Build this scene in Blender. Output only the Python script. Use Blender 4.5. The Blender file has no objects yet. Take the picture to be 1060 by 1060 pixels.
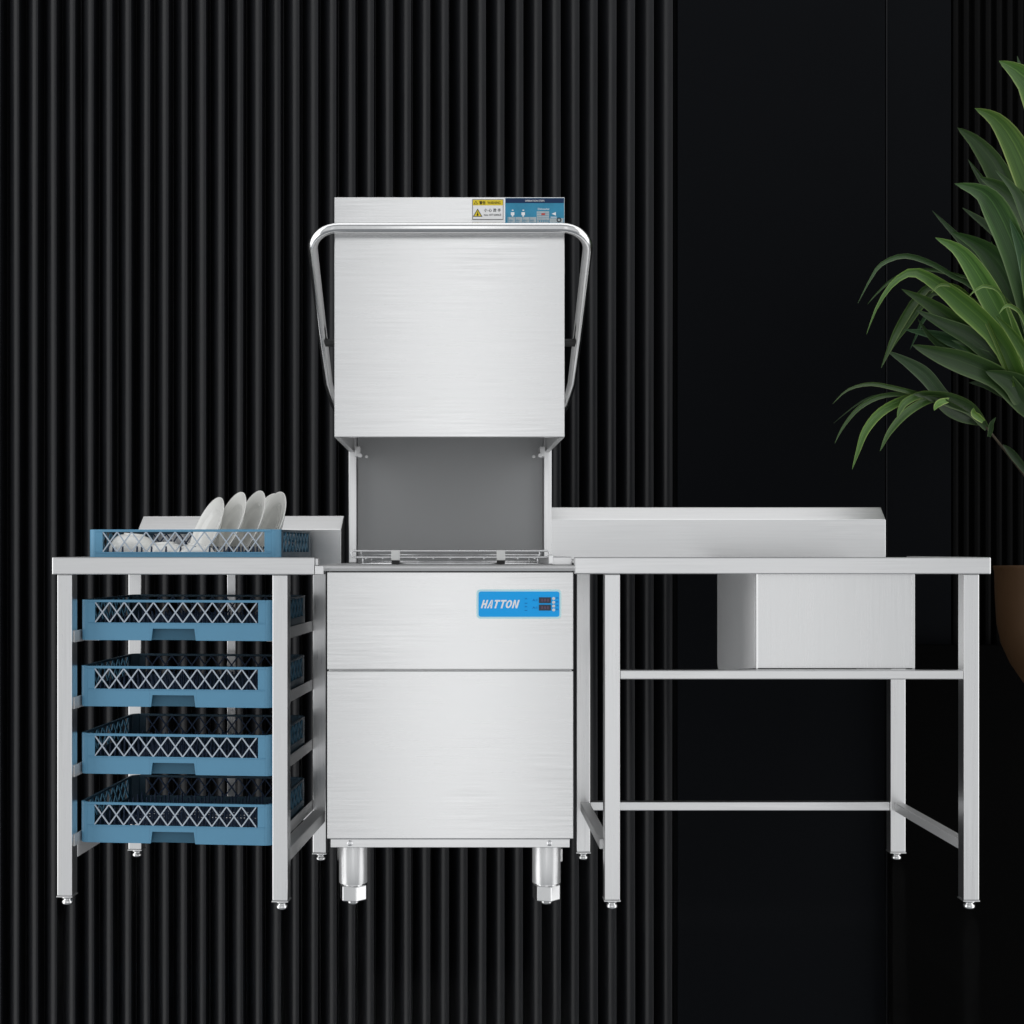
import bpy, bmesh, math, random
from mathutils import Vector, Matrix

random.seed(7)
C = bpy.context.scene.collection
D0, HZ, VX, VY, S = 3.5, 0.93, 466.0, 570.0, 400.0
PI = math.pi


def px(x, d=0.0):
    return (x - VX) * (D0 + d) / D0 / S


def pz(y, d=0.0):
    return HZ + (VY - y) * (D0 + d) / D0 / S


def P(x, y, d=0.0):
    return Vector((px(x, d), d, pz(y, d)))


# ------------------------------------------------------------------ materials
def new_mat(name):
    m = bpy.data.materials.new(name)
    m.use_nodes = True
    nt = m.node_tree
    b = nt.nodes['Principled BSDF']
    return m, nt, b


def nd(nt, t, **kw):
    n = nt.nodes.new(t)
    for k, v in kw.items():
        setattr(n, k, v)
    return n


def mapping(nt, scale, coord='Object'):
    tc = nd(nt, 'ShaderNodeTexCoord')
    mp = nd(nt, 'ShaderNodeMapping')
    mp.inputs['Scale'].default_value = scale
    nt.links.new(tc.outputs[coord], mp.inputs['Vector'])
    return mp


def noise(nt, vec, scale, detail=3, rough=0.55):
    n = nd(nt, 'ShaderNodeTexNoise')
    n.inputs['Scale'].default_value = scale
    n.inputs['Detail'].default_value = detail
    n.inputs['Roughness'].default_value = rough
    nt.links.new(vec, n.inputs['Vector'])
    return n


def maprange(nt, val, a, b, c, d):
    n = nd(nt, 'ShaderNodeMapRange')
    nt.links.new(val, n.inputs[0])
    for i, v in enumerate((a, b, c, d)):
        n.inputs[i + 1].default_value = v
    return n


def steel(name, base=0.66, rough=0.3, grain='x', streak=0.0, tint=(1, 1, 1.0), contrast=0.05, metal=1.0):
    m, nt, b = new_mat(name)
    b.inputs['Metallic'].default_value = metal
    sc = {'x': (0.9, 0.9, 60), 'z': (60, 60, 0.9), 'y': (60, 0.9, 60)}[grain]
    mp = mapping(nt, sc)
    n1 = noise(nt, mp.outputs[0], 6.0, 5, 0.65)
    mp2 = mapping(nt, tuple(2.4 if s < 2 else 75 for s in sc))
    n2 = noise(nt, mp2.outputs[0], 2.3, 4, 0.6)
    mp3 = mapping(nt, (1.3, 1.3, 1.3))
    n3 = noise(nt, mp3.outputs[0], 2.2, 2, 0.5)
    v1 = maprange(nt, n1.outputs[0], 0.3, 0.7, base * (1 - contrast * 0.5), base * (1 + contrast * 0.5))
    v2 = maprange(nt, n2.outputs[0], 0.32, 0.68, -streak, streak)
    # streaks come and go in patches
    msk = maprange(nt, n3.outputs[0], 0.47, 0.66, 0.08, 1.0)
    mul = nd(nt, 'ShaderNodeMath', operation='MULTIPLY')
    nt.links.new(v2.outputs[0], mul.inputs[0])
    nt.links.new(msk.outputs[0], mul.inputs[1])
    add = nd(nt, 'ShaderNodeMath', operation='ADD')
    nt.links.new(v1.outputs[0], add.inputs[0])
    nt.links.new(mul.outputs[0], add.inputs[1])
    comb = nd(nt, 'ShaderNodeCombineColor')
    for i, t in enumerate(tint):
        mm = nd(nt, 'ShaderNodeMath', operation='MULTIPLY')
        mm.inputs[1].default_value = t
        nt.links.new(add.outputs[0], mm.inputs[0])
        nt.links.new(mm.outputs[0], comb.inputs[i])
    nt.links.new(comb.outputs[0], b.inputs['Base Color'])
    r = maprange(nt, n1.outputs[0], 0.25, 0.75, rough * 0.95, rough * 1.08)
    nt.links.new(r.outputs[0], b.inputs['Roughness'])
    bp = nd(nt, 'ShaderNodeBump')
    bp.inputs['Strength'].default_value = 0.012
    bp.inputs['Distance'].default_value = 0.002
    nt.links.new(n1.outputs[0], bp.inputs['Height'])
    nt.links.new(bp.outputs[0], b.inputs['Normal'])
    return m


def plain(name, col, rough=0.5, metal=0.0, spec=0.5, var=0.12, nscale=12.0, emit=0):
    m, nt, b = new_mat(name)
    b.inputs['Metallic'].default_value = metal
    b.inputs['Specular IOR Level'].default_value = spec
    mp = mapping(nt, (1, 1, 1))
    n = noise(nt, mp.outputs[0], nscale, 4)
    mix = nd(nt, 'ShaderNodeMix', data_type='RGBA')
    mix.inputs['A'].default_value = (*[c * (1 - var) for c in col], 1)
    mix.inputs['B'].default_value = (*[min(1, c * (1 + var)) for c in col], 1)
    nt.links.new(n.outputs[0], mix.inputs['Factor'])
    nt.links.new(mix.outputs['Result'], b.inputs['Base Color'])
    r = maprange(nt, n.outputs[0], 0.3, 0.7, max(0.02, rough * 0.85), min(1, rough * 1.15))
    nt.links.new(r.outputs[0], b.inputs['Roughness'])
    if emit:
        b.inputs['Emission Color'].default_value = (*col, 1)
        b.inputs['Emission Strength'].default_value = emit
    return m


M = {}
M['panel'] = steel('brushed_steel_panel', 0.79, 0.26, 'x', 0.07, contrast=0.03)
M['steel_x'] = steel('brushed_steel_horizontal', 0.82, 0.30, 'x', 0.05)
M['steel_z'] = steel('brushed_steel_vertical', 0.84, 0.28, 'z', 0.05)
M['steel_y'] = steel('brushed_steel_deep', 0.60, 0.45, 'y', 0.03, metal=0.45)
M['steel_leg'] = steel('satin_leg_steel', 0.80, 0.30, 'z', 0.02, metal=0.6)
M['steel_soft'] = steel('dull_satin_steel', 0.66, 0.45, 'x', 0.03, metal=0.5)
M['sink_side'] = steel('dull_sink_steel', 0.95, 0.45, 'z', 0.0, contrast=0.03, metal=0.0)
M['sink'] = steel('satin_sink_steel', 0.82, 0.26, 'z', 0.02, contrast=0.05)
M['tube'] = steel('polished_steel_tube', 0.85, 0.16, 'z', 0.0, contrast=0.05, metal=1.0)
M['chrome'] = plain('chrome_wire', (0.80, 0.80, 0.81), 0.25, 0.8)
M['interior'] = plain('dull_grey_liner', (0.42, 0.425, 0.43), 0.5, 0.0, 0.3, 0.03, 3)
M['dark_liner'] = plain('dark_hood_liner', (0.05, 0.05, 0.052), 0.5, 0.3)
M['zinc'] = plain('bright_foot_metal', (0.80, 0.80, 0.80), 0.25, 1.0)
M['black_rubber'] = plain('black_rubber', (0.012, 0.012, 0.012), 0.6)
M['white_plastic'] = plain('white_plastic', (0.75, 0.75, 0.74), 0.35)
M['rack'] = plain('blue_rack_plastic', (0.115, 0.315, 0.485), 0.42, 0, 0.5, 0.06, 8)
M['rack_inner_shaded'] = plain('shaded_rack_inner_plastic', (0.012, 0.03, 0.07), 0.5, 0, 0.35, 0.15, 8)  # same blue plastic, shade of the rack interior put into the colour
M['rack_wall_shaded'] = plain('shaded_rack_wall_plastic', (0.014, 0.045, 0.072), 0.45, 0, 0.4, 0.08, 8)  # rack blue with the shade on rear and side walls painted in
M['rack_half_shaded'] = plain('half_shaded_rack_plastic', (0.035, 0.12, 0.19), 0.5, 0, 0.35, 0.08, 8)  # rack blue darkened to paint shade into grip recess and side lattice
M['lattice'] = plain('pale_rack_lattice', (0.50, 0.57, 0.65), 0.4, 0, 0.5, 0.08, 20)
M['plate'] = plain('white_glazed_china', (0.88, 0.88, 0.85), 0.18, 0, 0.5, 0.03, 10)
M['blue_panel'] = plain('bright_blue_panel', (0.004, 0.42, 1.0), 0.35, 0, 0.3, 0.03)
M['pale_edge'] = plain('pale_cyan_edge', (0.60, 0.90, 1.0), 0.4)
M['ink_white'] = plain('white_ink', (0.95, 0.95, 0.95), 0.5, 0, 0.2, 0.02)
M['ink_black'] = plain('black_ink', (0.012, 0.012, 0.014), 0.5, 0, 0.2)
M['ink_navy'] = plain('navy_ink', (0.012, 0.035, 0.10), 0.5, 0, 0.2)
M['ink_teal'] = plain('teal_ink', (0.05, 0.28, 0.45), 0.5, 0, 0.2, 0.25, 30)
M['ink_grey'] = plain('pale_grey_ink', (0.45, 0.52, 0.55), 0.5, 0, 0.2, 0.3, 160)
M['ink_blue'] = plain('deep_blue_ink', (0.004, 0.13, 0.45), 0.5, 0, 0.2)
M['ink_yellow'] = plain('yellow_ink', (0.85, 0.66, 0.05), 0.5, 0, 0.2, 0.05)
M['ink_red'] = plain('red_ink', (0.55, 0.1, 0.08), 0.5, 0, 0.2)
M['display'] = plain('dark_display', (0.02, 0.03, 0.06), 0.2, 0, 0.5)
M['digits'] = plain('dull_display_digits', (0.16, 0.09, 0.16), 0.4, 0, 0.3)
M['slat'] = plain('black_slat_lacquer', (0.0085, 0.009, 0.0104), 0.34, 0, 0.22, 0.2, 3)
M['flute'] = plain('matt_black_flute', (0.0018, 0.0018, 0.0019), 0.55, 0, 0.05, 0.2, 3)
M['wall'] = plain('charcoal_wall_panel', (0.0034, 0.0039, 0.0049), 0.6, 0, 0.03, 0.25, 1.2)
M['wall_edge'] = plain('charcoal_panel_edge', (0.012, 0.0125, 0.014), 0.5, 0, 0.1)
M['plinth'] = plain('black_plinth', (0.0010, 0.0010, 0.0010), 0.6, 0, 0.02, 0.2, 2)
M['pot'] = plain('bronze_pot', (0.095, 0.051, 0.024), 0.42, 0.35, 0.5, 0.15, 4)
M['soil'] = plain('potting_soil', (0.02, 0.014, 0.009), 0.9, 0, 0.2, 0.5, 60)
M['bark'] = plain('plant_bark', (0.06, 0.05, 0.035), 0.8, 0, 0.2, 0.4, 40)


def leaf_mat():
    m, nt, b = new_mat('variegated_leaf')
    uv = nd(nt, 'ShaderNodeUVMap', uv_map='leaf_uv')
    sep = nd(nt, 'ShaderNodeSeparateXYZ')
    nt.links.new(uv.outputs[0], sep.inputs[0])
    ramp = nd(nt, 'ShaderNodeValToRGB')
    cr = ramp.color_ramp
    g1, g2, g3 = (0.034, 0.080, 0.020, 1), (0.060, 0.120, 0.032, 1), (0.20, 0.27, 0.12, 1)
    cr.elements[0].position = 0.0
    cr.elements[0].color = g3
    cr.elements[1].position = 1.0
    cr.elements[1].color = g3
    for p_, c_ in ((0.07, g2), (0.22, g1), (0.46, g1), (0.5, g2), (0.54, g1), (0.72, g1), (0.82, g2), (0.94, g2)):
        e = cr.elements.new(p_)
        e.color = c_
    nt.links.new(sep.outputs[0], ramp.inputs[0])
    at = nd(nt, 'ShaderNodeAttribute', attribute_name='leaf_tint')
    mp = nd(nt, 'ShaderNodeMapping')
    mp.inputs['Scale'].default_value = (34, 1.6, 1)
    nt.links.new(uv.outputs[0], mp.inputs['Vector'])
    n = noise(nt, mp.outputs[0], 1.5, 4)
    v = maprange(nt, n.outputs[0], 0.3, 0.7, 0.55, 1.4)
    mulc = nd(nt, 'ShaderNodeMix', data_type='RGBA', blend_type='MULTIPLY')
    mulc.inputs['Factor'].default_value = 1
    nt.links.new(ramp.outputs[0], mulc.inputs['A'])
    nt.links.new(at.outputs['Color'], mulc.inputs['B'])
    mul2 = nd(nt, 'ShaderNodeMix', data_type='RGBA', blend_type='MULTIPLY')
    mul2.inputs['Factor'].default_value = 1
    nt.links.new(mulc.outputs['Result'], mul2.inputs['A'])
    nt.links.new(v.outputs[0], mul2.inputs['B'])
    nt.links.new(mul2.outputs['Result'], b.inputs['Base Color'])
    b.inputs['Roughness'].default_value = 0.42
    b.inputs['Specular IOR Level'].default_value = 0.35
    return m


M['leaf'] = leaf_mat()


def glass_floor_mat():
    m = bpy.data.materials.new('clear_coated_glass')
    m.use_nodes = True
    nt = m.node_tree
    nt.nodes.clear()
    out = nd(nt, 'ShaderNodeOutputMaterial')
    tr = nd(nt, 'ShaderNodeBsdfTransparent')
    gl = nd(nt, 'ShaderNodeBsdfGlossy')
    gl.inputs['Roughness'].default_value = 0.12
    mx = nd(nt, 'ShaderNodeMixShader')
    mx.inputs[0].default_value = 0.002
    nt.links.new(tr.outputs[0], mx.inputs[1])
    nt.links.new(gl.outputs[0], mx.inputs[2])
    nt.links.new(mx.outputs[0], out.inputs[0])
    return m


M['glass_floor'] = glass_floor_mat()


# ------------------------------------------------------------------ mesh helpers
def box(bm, x0, x1, y0, y1, z0, z1):
    vs = [bm.verts.new(p) for p in ((x0, y0, z0), (x1, y0, z0), (x1, y1, z0), (x0, y1, z0),
                                    (x0, y0, z1), (x1, y0, z1), (x1, y1, z1), (x0, y1, z1))]
    for f in ((0, 3, 2, 1), (4, 5, 6, 7), (0, 1, 5, 4), (1, 2, 6, 5), (2, 3, 7, 6), (3, 0, 4, 7)):
        bm.faces.new([vs[i] for i in f])
    return vs


def prism(bm, poly, axis, a, b):
    """extrude a 2D polygon along an axis; poly coords are the two other axes in xyz order"""
    def mk(p, t):
        if axis == 'x':
            return (t, p[0], p[1])
        if axis == 'y':
            return (p[0], t, p[1])
        return (p[0], p[1], t)
    va = [bm.verts.new(mk(p, a)) for p in poly]
    vb = [bm.verts.new(mk(p, b)) for p in poly]
    n = len(poly)
    fs = [bm.faces.new(va), bm.faces.new(vb[::-1])]
    for i in range(n):
        fs.append(bm.faces.new((va[i], vb[i], vb[(i + 1) % n], va[(i + 1) % n])))
    bmesh.ops.recalc_face_normals(bm, faces=fs)
    return fs


def tube(bm, pts, r, seg=12, closed=False, radii=None):
    pts = [Vector(p) for p in pts]
    n = len(pts)
    rings = []
    up = None
    for i, p in enumerate(pts):
        a = pts[(i - 1) % n] if (closed or i > 0) else p
        b = pts[(i + 1) % n] if (closed or i < n - 1) else p
        t = (b - a).normalized()
        if up is None:
            up = Vector((0, 0, 1)) if abs(t.z) < 0.9 else Vector((1, 0, 0))
        s = t.cross(up).normalized()
        up = s.cross(t).normalized()
        rr = radii[i] if radii else r
        rings.append([bm.verts.new(p + (s * math.cos(k * 2 * PI / seg) + up * math.sin(k * 2 * PI / seg)) * rr) for k in range(seg)])
    fs = []
    m = n if closed else n - 1
    for i in range(m):
        A, B = rings[i], rings[(i + 1) % n]
        for k in range(seg):
            f = bm.faces.new((A[k], A[(k + 1) % seg], B[(k + 1) % seg], B[k]))
            f.smooth = True
            fs.append(f)
    if not closed:
        fs.append(bm.faces.new(rings[0]))
        fs.append(bm.faces.new(rings[-1]))
    bmesh.ops.recalc_face_normals(bm, faces=fs)


def lathe(bm, prof, c, axis=Vector((0, 0, 1)), seg=40, smooth=True):
    axis = axis.normalized()
    a = axis.orthogonal().normalized()
    b = axis.cross(a).normalized()
    c = Vector(c)
    rings = []
    for r, h in prof:
        if r < 1e-6:
            rings.append([bm.verts.new(c + axis * h)])
        else:
            rings.append([bm.verts.new(c + axis * h + (a * math.cos(k * 2 * PI / seg) + b * math.sin(k * 2 * PI / seg)) * r) for k in range(seg)])
    fs = []
    for A, B in zip(rings, rings[1:]):
        for k in range(seg):
            k2 = (k + 1) % seg
            if len(A) == 1 and len(B) == 1:
                continue
            if len(A) == 1:
                f = bm.faces.new((A[0], B[k2], B[k]))
            elif len(B) == 1:
                f = bm.faces.new((A[k], A[k2], B[0]))
            else:
                f = bm.faces.new((A[k], A[k2], B[k2], B[k]))
            f.smooth = smooth
            fs.append(f)
    bmesh.ops.recalc_face_normals(bm, faces=fs)


def cyl(bm, c, r, h, axis=Vector((0, 0, 1)), seg=20):
    lathe(bm, [(0, 0), (r, 0), (r, h), (0, h)], c, axis, seg, smooth=False)


def empty(name, loc, label, cat, rz=0.0, group=None):
    o = bpy.data.objects.new(name, None)
    C.objects.link(o)
    o.location = loc
    o.rotation_euler = (0, 0, rz)
    o.empty_display_size = 0.05
    o['label'] = label
    o['category'] = cat
    if group:
        o['group'] = group
    return o


def root_of(o):
    while o.parent:
        o = o.parent
    return o


def obj(name, bm, mat, parent=None, bevel=0.0, local=False, smooth=False, label=None):
    """link a bmesh as one object. World-coordinate meshes are moved into the root's frame (roots unrotated)."""
    me = bpy.data.meshes.new(name)
    if parent is not None and not local:
        bmesh.ops.translate(bm, verts=bm.verts, vec=-root_of(parent).location)
    if smooth:
        for f in bm.faces:
            f.smooth = True
    bm.to_mesh(me)
    bm.free()
    me.materials.append(M[mat] if isinstance(mat, str) else mat)
    o = bpy.data.objects.new(name, me)
    C.objects.link(o)
    o.parent = parent
    if label:
        o['label'] = label
    if bevel:
        bv = o.modifiers.new('bevel', 'BEVEL')
        bv.width = bevel
        bv.segments = 2
        bv.limit_method = 'ANGLE'
        bv.angle_limit = math.radians(40)
    return o


def nb():
    return bmesh.new()


def tag(o, label, cat, group=None):
    o['label'] = label
    o['category'] = cat
    if group:
        o['group'] = group


def flat(name, mat, parent, x0, x1, y0, y1, d, t=0.0006):
    """thin printed patch on a front face, px coordinates on the plane d (front), thickness t towards the viewer"""
    bm = nb()
    box(bm, px(x0), px(x1), d - t, d, pz(y1), pz(y0))
    return obj(name, bm, mat, parent)


def text(bm, s, x, y, h, d, width=None, shear=0.0, offset=0.0, t=0.0004):
    """add lettering to bm; x,y = px of left end / baseline on the front plane, h = cap height in px, width = px"""
    cu = bpy.data.curves.new('lettering', 'FONT')
    cu.body = s
    cu.size = 1.0
    cu.shear = shear
    cu.offset = offset
    cu.extrude = 0.0
    cu.resolution_u = 3
    o = bpy.data.objects.new('lettering', cu)
    C.objects.link(o)
    dg = bpy.context.evaluated_depsgraph_get()
    me = bpy.data.meshes.new_from_object(o.evaluated_get(dg))
    bpy.data.objects.remove(o)
    bpy.data.curves.remove(cu)
    if len(me.vertices) == 0:
        return
    xs = [v.co.x for v in me.vertices]
    ys = [v.co.y for v in me.vertices]
    ax, ay = min(xs), min(ys)
    sy = h / S / max(1e-6, max(ys) - ay)
    sx = (width / S / max(1e-6, max(xs) - ax)) if width else sy
    tb = bmesh.new()
    tb.from_mesh(me)
    for v in tb.verts:
        v.co = Vector((px(x) + (v.co.x - ax) * sx, d, pz(y) + (v.co.y - ay) * sy))
    bmesh.ops.recalc_face_normals(tb, faces=tb.faces)
    r = bmesh.ops.extrude_face_region(tb, geom=tb.faces[:])
    bmesh.ops.translate(tb, verts=[g for g in r['geom'] if isinstance(g, bmesh.types.BMVert)], vec=(0, -t, 0))
    bmesh.ops.recalc_face_normals(tb, faces=tb.faces)
    tm = bpy.data.meshes.new('tmp')
    tb.to_mesh(tm)
    tb.free()
    bm.from_mesh(tm)
    bpy.data.meshes.remove(tm)
    bpy.data.meshes.remove(me)


# ================================================================== THE WALLS
WD = 1.4                      # depth of the wall behind the front plane


def fluted(bm, x0, n, period, zlo, zhi, depth, wob, rows, prof):
    cols = []
    for k in range(n):
        ph = random.uniform(0, 6.28)
        a = random.uniform(0.6, 1.0) * wob
        for (u, w) in prof:
            col = []
            for i in range(rows + 1):
                t = i / rows
                dx = a * (math.sin(t * 9.0 + ph) * 0.6 + math.sin(t * 4.1 + ph * 1.7) * 0.6)
                dd = 0.05 * math.sin(t * 7 + ph * 2.1) * depth
                col.append(bm.verts.new((x0 + (k + u) * period + dx * (0.25 + u * 0.75), WD + depth * (1 - w) + dd * w, zlo + (zhi - zlo) * t)))
            cols.append(col)
    for ci, (A, B) in enumerate(zip(cols, cols[1:])):
        for i in range(rows):
            f = bm.faces.new((A[i], B[i], B[i + 1], A[i + 1]))
            f.smooth = (ci % len(prof)) < len(prof) - 2
    bmesh.ops.recalc_face_normals(bm, faces=bm.faces)


# slat wall: every slat is a quarter-round face, deep at its left side, proud at its right, then a sharp return
H = 0.078
prof = []
for i in range(13):
    u = i / 12.0
    prof.append((0.02 + u * 0.945, 1 - (1 - u) ** 2.15))
prof.append((0.982, 0.985))
prof.append((0.992, 0.93))
prof.append((0.997, 0.0))
per = 19.33 * (D0 + WD) / D0 / S
xr = px(696.6, WD)
nsl = 90
bm = nb()
fluted(bm, xr - nsl * per, nsl, per, -3.6, 4.8, H, 0.0017, 46, prof)
ws = obj('slat_wall', bm, 'slat')
tag(ws, 'black wall of narrow vertical slats behind the dishwasher and the blue racks', 'wall')

# smooth panels to the right
pw = empty('panel_wall', (px(843, WD), WD, -3.6), 'smooth charcoal wall of two flush panels behind the sink table', 'wall')
bm = nb(); box(bm, px(701.5, WD), px(916, WD), WD - 0.004, WD + 0.12, -3.6, 4.8)
obj('wall_panel', bm, 'wall', pw, 0.002)
bm = nb(); box(bm, px(917.6, WD), px(984.5, WD), WD - 0.002, WD + 0.12, -3.6, 4.8)
obj('wall_panel', bm, 'wall', pw, 0.002)
bm = nb(); box(bm, px(917.0, WD), px(918.0, WD), WD - 0.005, WD + 0.01, -3.6, 4.8)
obj('seam_trim', bm, 'wall_edge', pw)
bm = nb(); box(bm, px(694, WD), px(988, WD), WD + 0.122, WD + 0.14, -3.6, 4.8)
obj('backing_board', bm, 'flute', pw)

# fine flutes at the far right
bm = nb()
per2 = 11.3 * (D0 + WD) / D0 / S
prof2 = [(0.03, 0.0), (0.05, 0.86), (0.12, 1.0), (0.34, 1.0), (0.5, 0.96), (0.60, 0.80), (0.64, 0.0), (0.97, 0.0)]
fluted(bm, px(986, WD), 80, per2, -3.6, 4.8, 0.03, 0.0006, 10, prof2)
fw = obj('fluted_wall', bm, 'flute')
tag(fw, 'black wall with fine vertical flutes behind the leafy plant', 'wall')

pl = nb()
box(pl, px(918.2, WD), px(986, WD) + 80 * per2, WD - 0.06, WD - 0.008, -3.6, pz(668, WD - 0.06))
o = obj('wall_plinth', pl, 'plinth', None, 0.003)
tag(o, 'low matt black plinth along the wall foot beside the bronze pot', 'plinth')

# clear glass floor the equipment stands on
bm = nb(); box(bm, -3.4, 3.4, -2.6, WD + 0.3, -0.014, 0.0)
fl = obj('floor', bm, 'glass_floor')
fl['kind'] = 'structure'

# ================================================================== DISHWASHER
dw = empty('dishwasher', (0, 0.3, 0), 'tall stainless steel hood dishwasher with raised hood and blue control panel', 'dishwasher')
BX = 0.32
# chassis
bm = nb(); box(bm, -BX + 0.004, BX - 0.004, 0.018, 0.60, pz(868), pz(591.5))
obj('cabinet', bm, 'steel_z', dw, 0.002)
bm = nb(); box(bm, px(338.5), px(593.5), 0.0, 0.016, pz(693.2), pz(592.2))
up = obj('upper_front_panel', bm, 'panel', dw, 0.002)
bm = nb(); box(bm, px(338.5), px(593.5), 0.0, 0.016, pz(868.5), pz(694.6))
lo = obj('lower_front_panel', bm, 'panel', dw, 0.002)
# ledge with a rolled front edge
bm = nb()
prism(bm, [(0.60, pz(585)), (0.004, pz(585)), (-0.006, pz(586.2)), (-0.008, pz(588)), (-0.002, pz(591.2)), (0.016, pz(591.2)), (0.60, pz(590))], 'x', px(331), px(595))
obj('top_ledge', bm, 'steel_soft', dw, 0.001)
# bottom strip with screws
bm = nb(); box(bm, px(342), px(590), 0.006, 0.58, pz(878), pz(869))
st = obj('base_strip', bm, 'steel_x', dw, 0.0015)
for sx in (362, 569):
    bm = nb()
    lathe(bm, [(0, 0.004), (0.004, 0.0038), (0.0075, 0.001), (0.0078, 0.0), (0, 0)], P(sx, 873.4) + Vector((0, 0.006, 0)), Vector((0, -1, 0)), 20)
    box(bm, px(sx) - 0.005, px(sx) + 0.005, 0.0015, 0.0024, pz(873.4) - 0.0008, pz(873.4) + 0.0008)
    obj('screw', bm, 'chrome', st)
# legs: tube, hexagonal adjuster
for lx, ld in ((365.6, 0.067), (565.6, 0.067)):
    X = px(lx, ld)
    for (XX, YY) in ((X, ld), (X * 1.17, 0.50)):
        bm = nb()
        cyl(bm, (XX, YY, 0.056), 0.0372, 0.107, seg=40)
        for f in bm.faces:
            f.smooth = len(f.verts) == 4 and abs(f.normal.z) < 0.5
        lg = obj('leg', bm, 'steel_leg', dw, 0.001)
        bm = nb()
        lathe(bm, [(0, 0.0), (0.014, 0.0), (0.016, 0.006), (0.016, 0.014)], (XX, YY, 0), seg=20)
        cyl(bm, (XX, YY, 0.012), 0.0372, 0.039, seg=6)
        cyl(bm, (XX, YY, 0.05), 0.031, 0.008, seg=30)
        obj('foot', bm, 'zinc', lg, 0.0025)
# mounting plates beside the legs
bm = nb()
box(bm, px(380), px(386), 0.05, 0.12, pz(881.5), pz(879))
obj('leg_plate', bm, 'steel_x', dw)
bm = nb()
box(bm, px(541), px(552), 0.05, 0.12, pz(881.5), pz(879))
obj('leg_plate', bm, 'steel_x', dw)

# rear posts and liner
for s in (-1, 1):
    bm = nb()
    a, b = sorted((s * 0.303, s * 0.2795))
    box(bm, a, b, 0.535, 0.585, pz(585) + 0.001, 1.80)
    obj('rear_post', bm, 'steel_z', dw, 0.002)
bm = nb(); box(bm, -0.278, 0.278, 0.562, 0.58, pz(585) + 0.001, 1.79)
obj('rear_panel', bm, 'interior', dw)
# hood: open-bottomed shell
HX0, HX1, HZ0, HZ1 = px(346), px(584.6), pz(452.5), pz(204)
W = 0.016
hood = None
bm = nb(); box(bm, HX0, HX1, 0.0, W, HZ0, pz(237))
hood = obj('hood', bm, 'panel', dw, 0.002)
bm = nb(); box(bm, HX0, HX1, 0.0005, W, pz(236.2), HZ1)
obj('hood_header', bm, 'panel', hood, 0.002)
bm = nb()
box(bm, HX0, HX0 + 0.014, W + 0.001, 0.535, HZ0, HZ1 - 0.004)
obj('hood_side', bm, 'steel_y', hood, 0.001)
bm = nb()
box(bm, HX1 - 0.014, HX1, W + 0.001, 0.535, HZ0, HZ1 - 0.004)
obj('hood_side', bm, 'steel_y', hood, 0.001)
bm = nb(); box(bm, HX0 + 0.015, HX1 - 0.015, W + 0.001, 0.533, HZ1 - 0.02, HZ1 - 0.001)
obj('hood_top', bm, 'steel_y', hood)
bm = nb()
box(bm, HX0 + 0.0145, HX1 - 0.0145, W + 0.001, W + 0.006, HZ0 + 0.004, HZ1 - 0.03)
box(bm, HX0 + 0.0145, HX1 - 0.0145, W + 0.007, 0.53, 1.44, 1.45)
obj('hood_liner', bm, 'dark_liner', hood)
# wash arm under the hood ceiling
bm = nb()
tube(bm, [(-0.2, 0.28, 1.40), (0.2, 0.28, 1.40)], 0.010, 10)
cyl(bm, (0, 0.28, 1.385), 0.025, 0.06)
obj('wash_arm', bm, 'dark_liner', hood)
# catches inside both lower hood corners
for s in (-1, 1):
    bm = nb()
    cx = s * 0.262
    box(bm, min(cx, cx + s * 0.016), max(cx, cx + s * 0.016), 0.45, 0.53, 1.205, 1.235)
    cyl(bm, (cx, 0.44, 1.207), 0.007, 0.014, Vector((0, -1, 0)), 14)
    cyl(bm, (cx - s * 0.016, 0.50, 1.207), 0.005, 0.022, Vector((0, -1, 0)), 12)
    obj('hood_catch', bm, 'steel_x', dw, 0.001)

# lifting handle: one bent tube
hx = 0.3585
C0 = Vector((-hx, -0.034, 1.7575))
u_arm = Vector((0.0, 0.64, -0.425)).normalized()
R_ = 0.075


def fillet(c, d1, d2, R, n=9):
    d1, d2 = d1.normalized(), d2.normalized()
    ang = math.acos(max(-1, min(1, d1.dot(d2))))
    tl = R / math.tan(ang / 2)
    bis = (d1 + d2).normalized()
    cen = c + bis * (R / math.sin(ang / 2))
    a = c + d1 * tl - cen
    b = c + d2 * tl - cen
    tot = a.angle(b)
    out = []
    for i in range(n + 1):
        t = i / n
        out.append(cen + (a * math.sin((1 - t) * tot) + b * math.sin(t * tot)) / math.sin(tot))
    return out


left = fillet(C0, Vector((1, 0, 0)), u_arm, R_)
endp = C0 + u_arm * 0.76 + Vector((0.03, 0, 0))
half = [endp, C0 + u_arm * 0.70 + Vector((0.012, 0, 0)), C0 + u_arm * 0.6 + Vector((0.001, 0, 0)), C0 + u_arm * 0.35] + left[::-1]
pts = half + [Vector((-p.x, p.y, p.z)) for p in half[::-1]]
bm = nb()
tube(bm, pts, 0.0130, 16)
hd = obj('handle', bm, 'tube', dw)
for s in (-1, 1):
    bm = nb()
    xa = HX0 if s < 0 else HX1
    p_ = C0 + u_arm * 0.415
    cyl(bm, (xa - 0.001 * s, p_.y, p_.z - 0.012), 0.011, hx - 0.006 - abs(xa), Vector((s, 0, 0)), 16)
    cyl(bm, (xa + s * 0.001, p_.y, p_.z - 0.012), 0.017, 0.010, Vector((s, 0, 0)), 16)
    obj('handle_pin', bm, 'black_rubber', hd)
    bm = nb()
    e = endp
    xx = sorted((s * 0.300, s * 0.318))
    box(bm, xx[0], xx[1], e.y - 0.02, e.y + 0.03, e.z - 0.02, e.z + 0.02)
    obj('handle_pivot', bm, 'steel_y', hd, 0.003)

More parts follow.
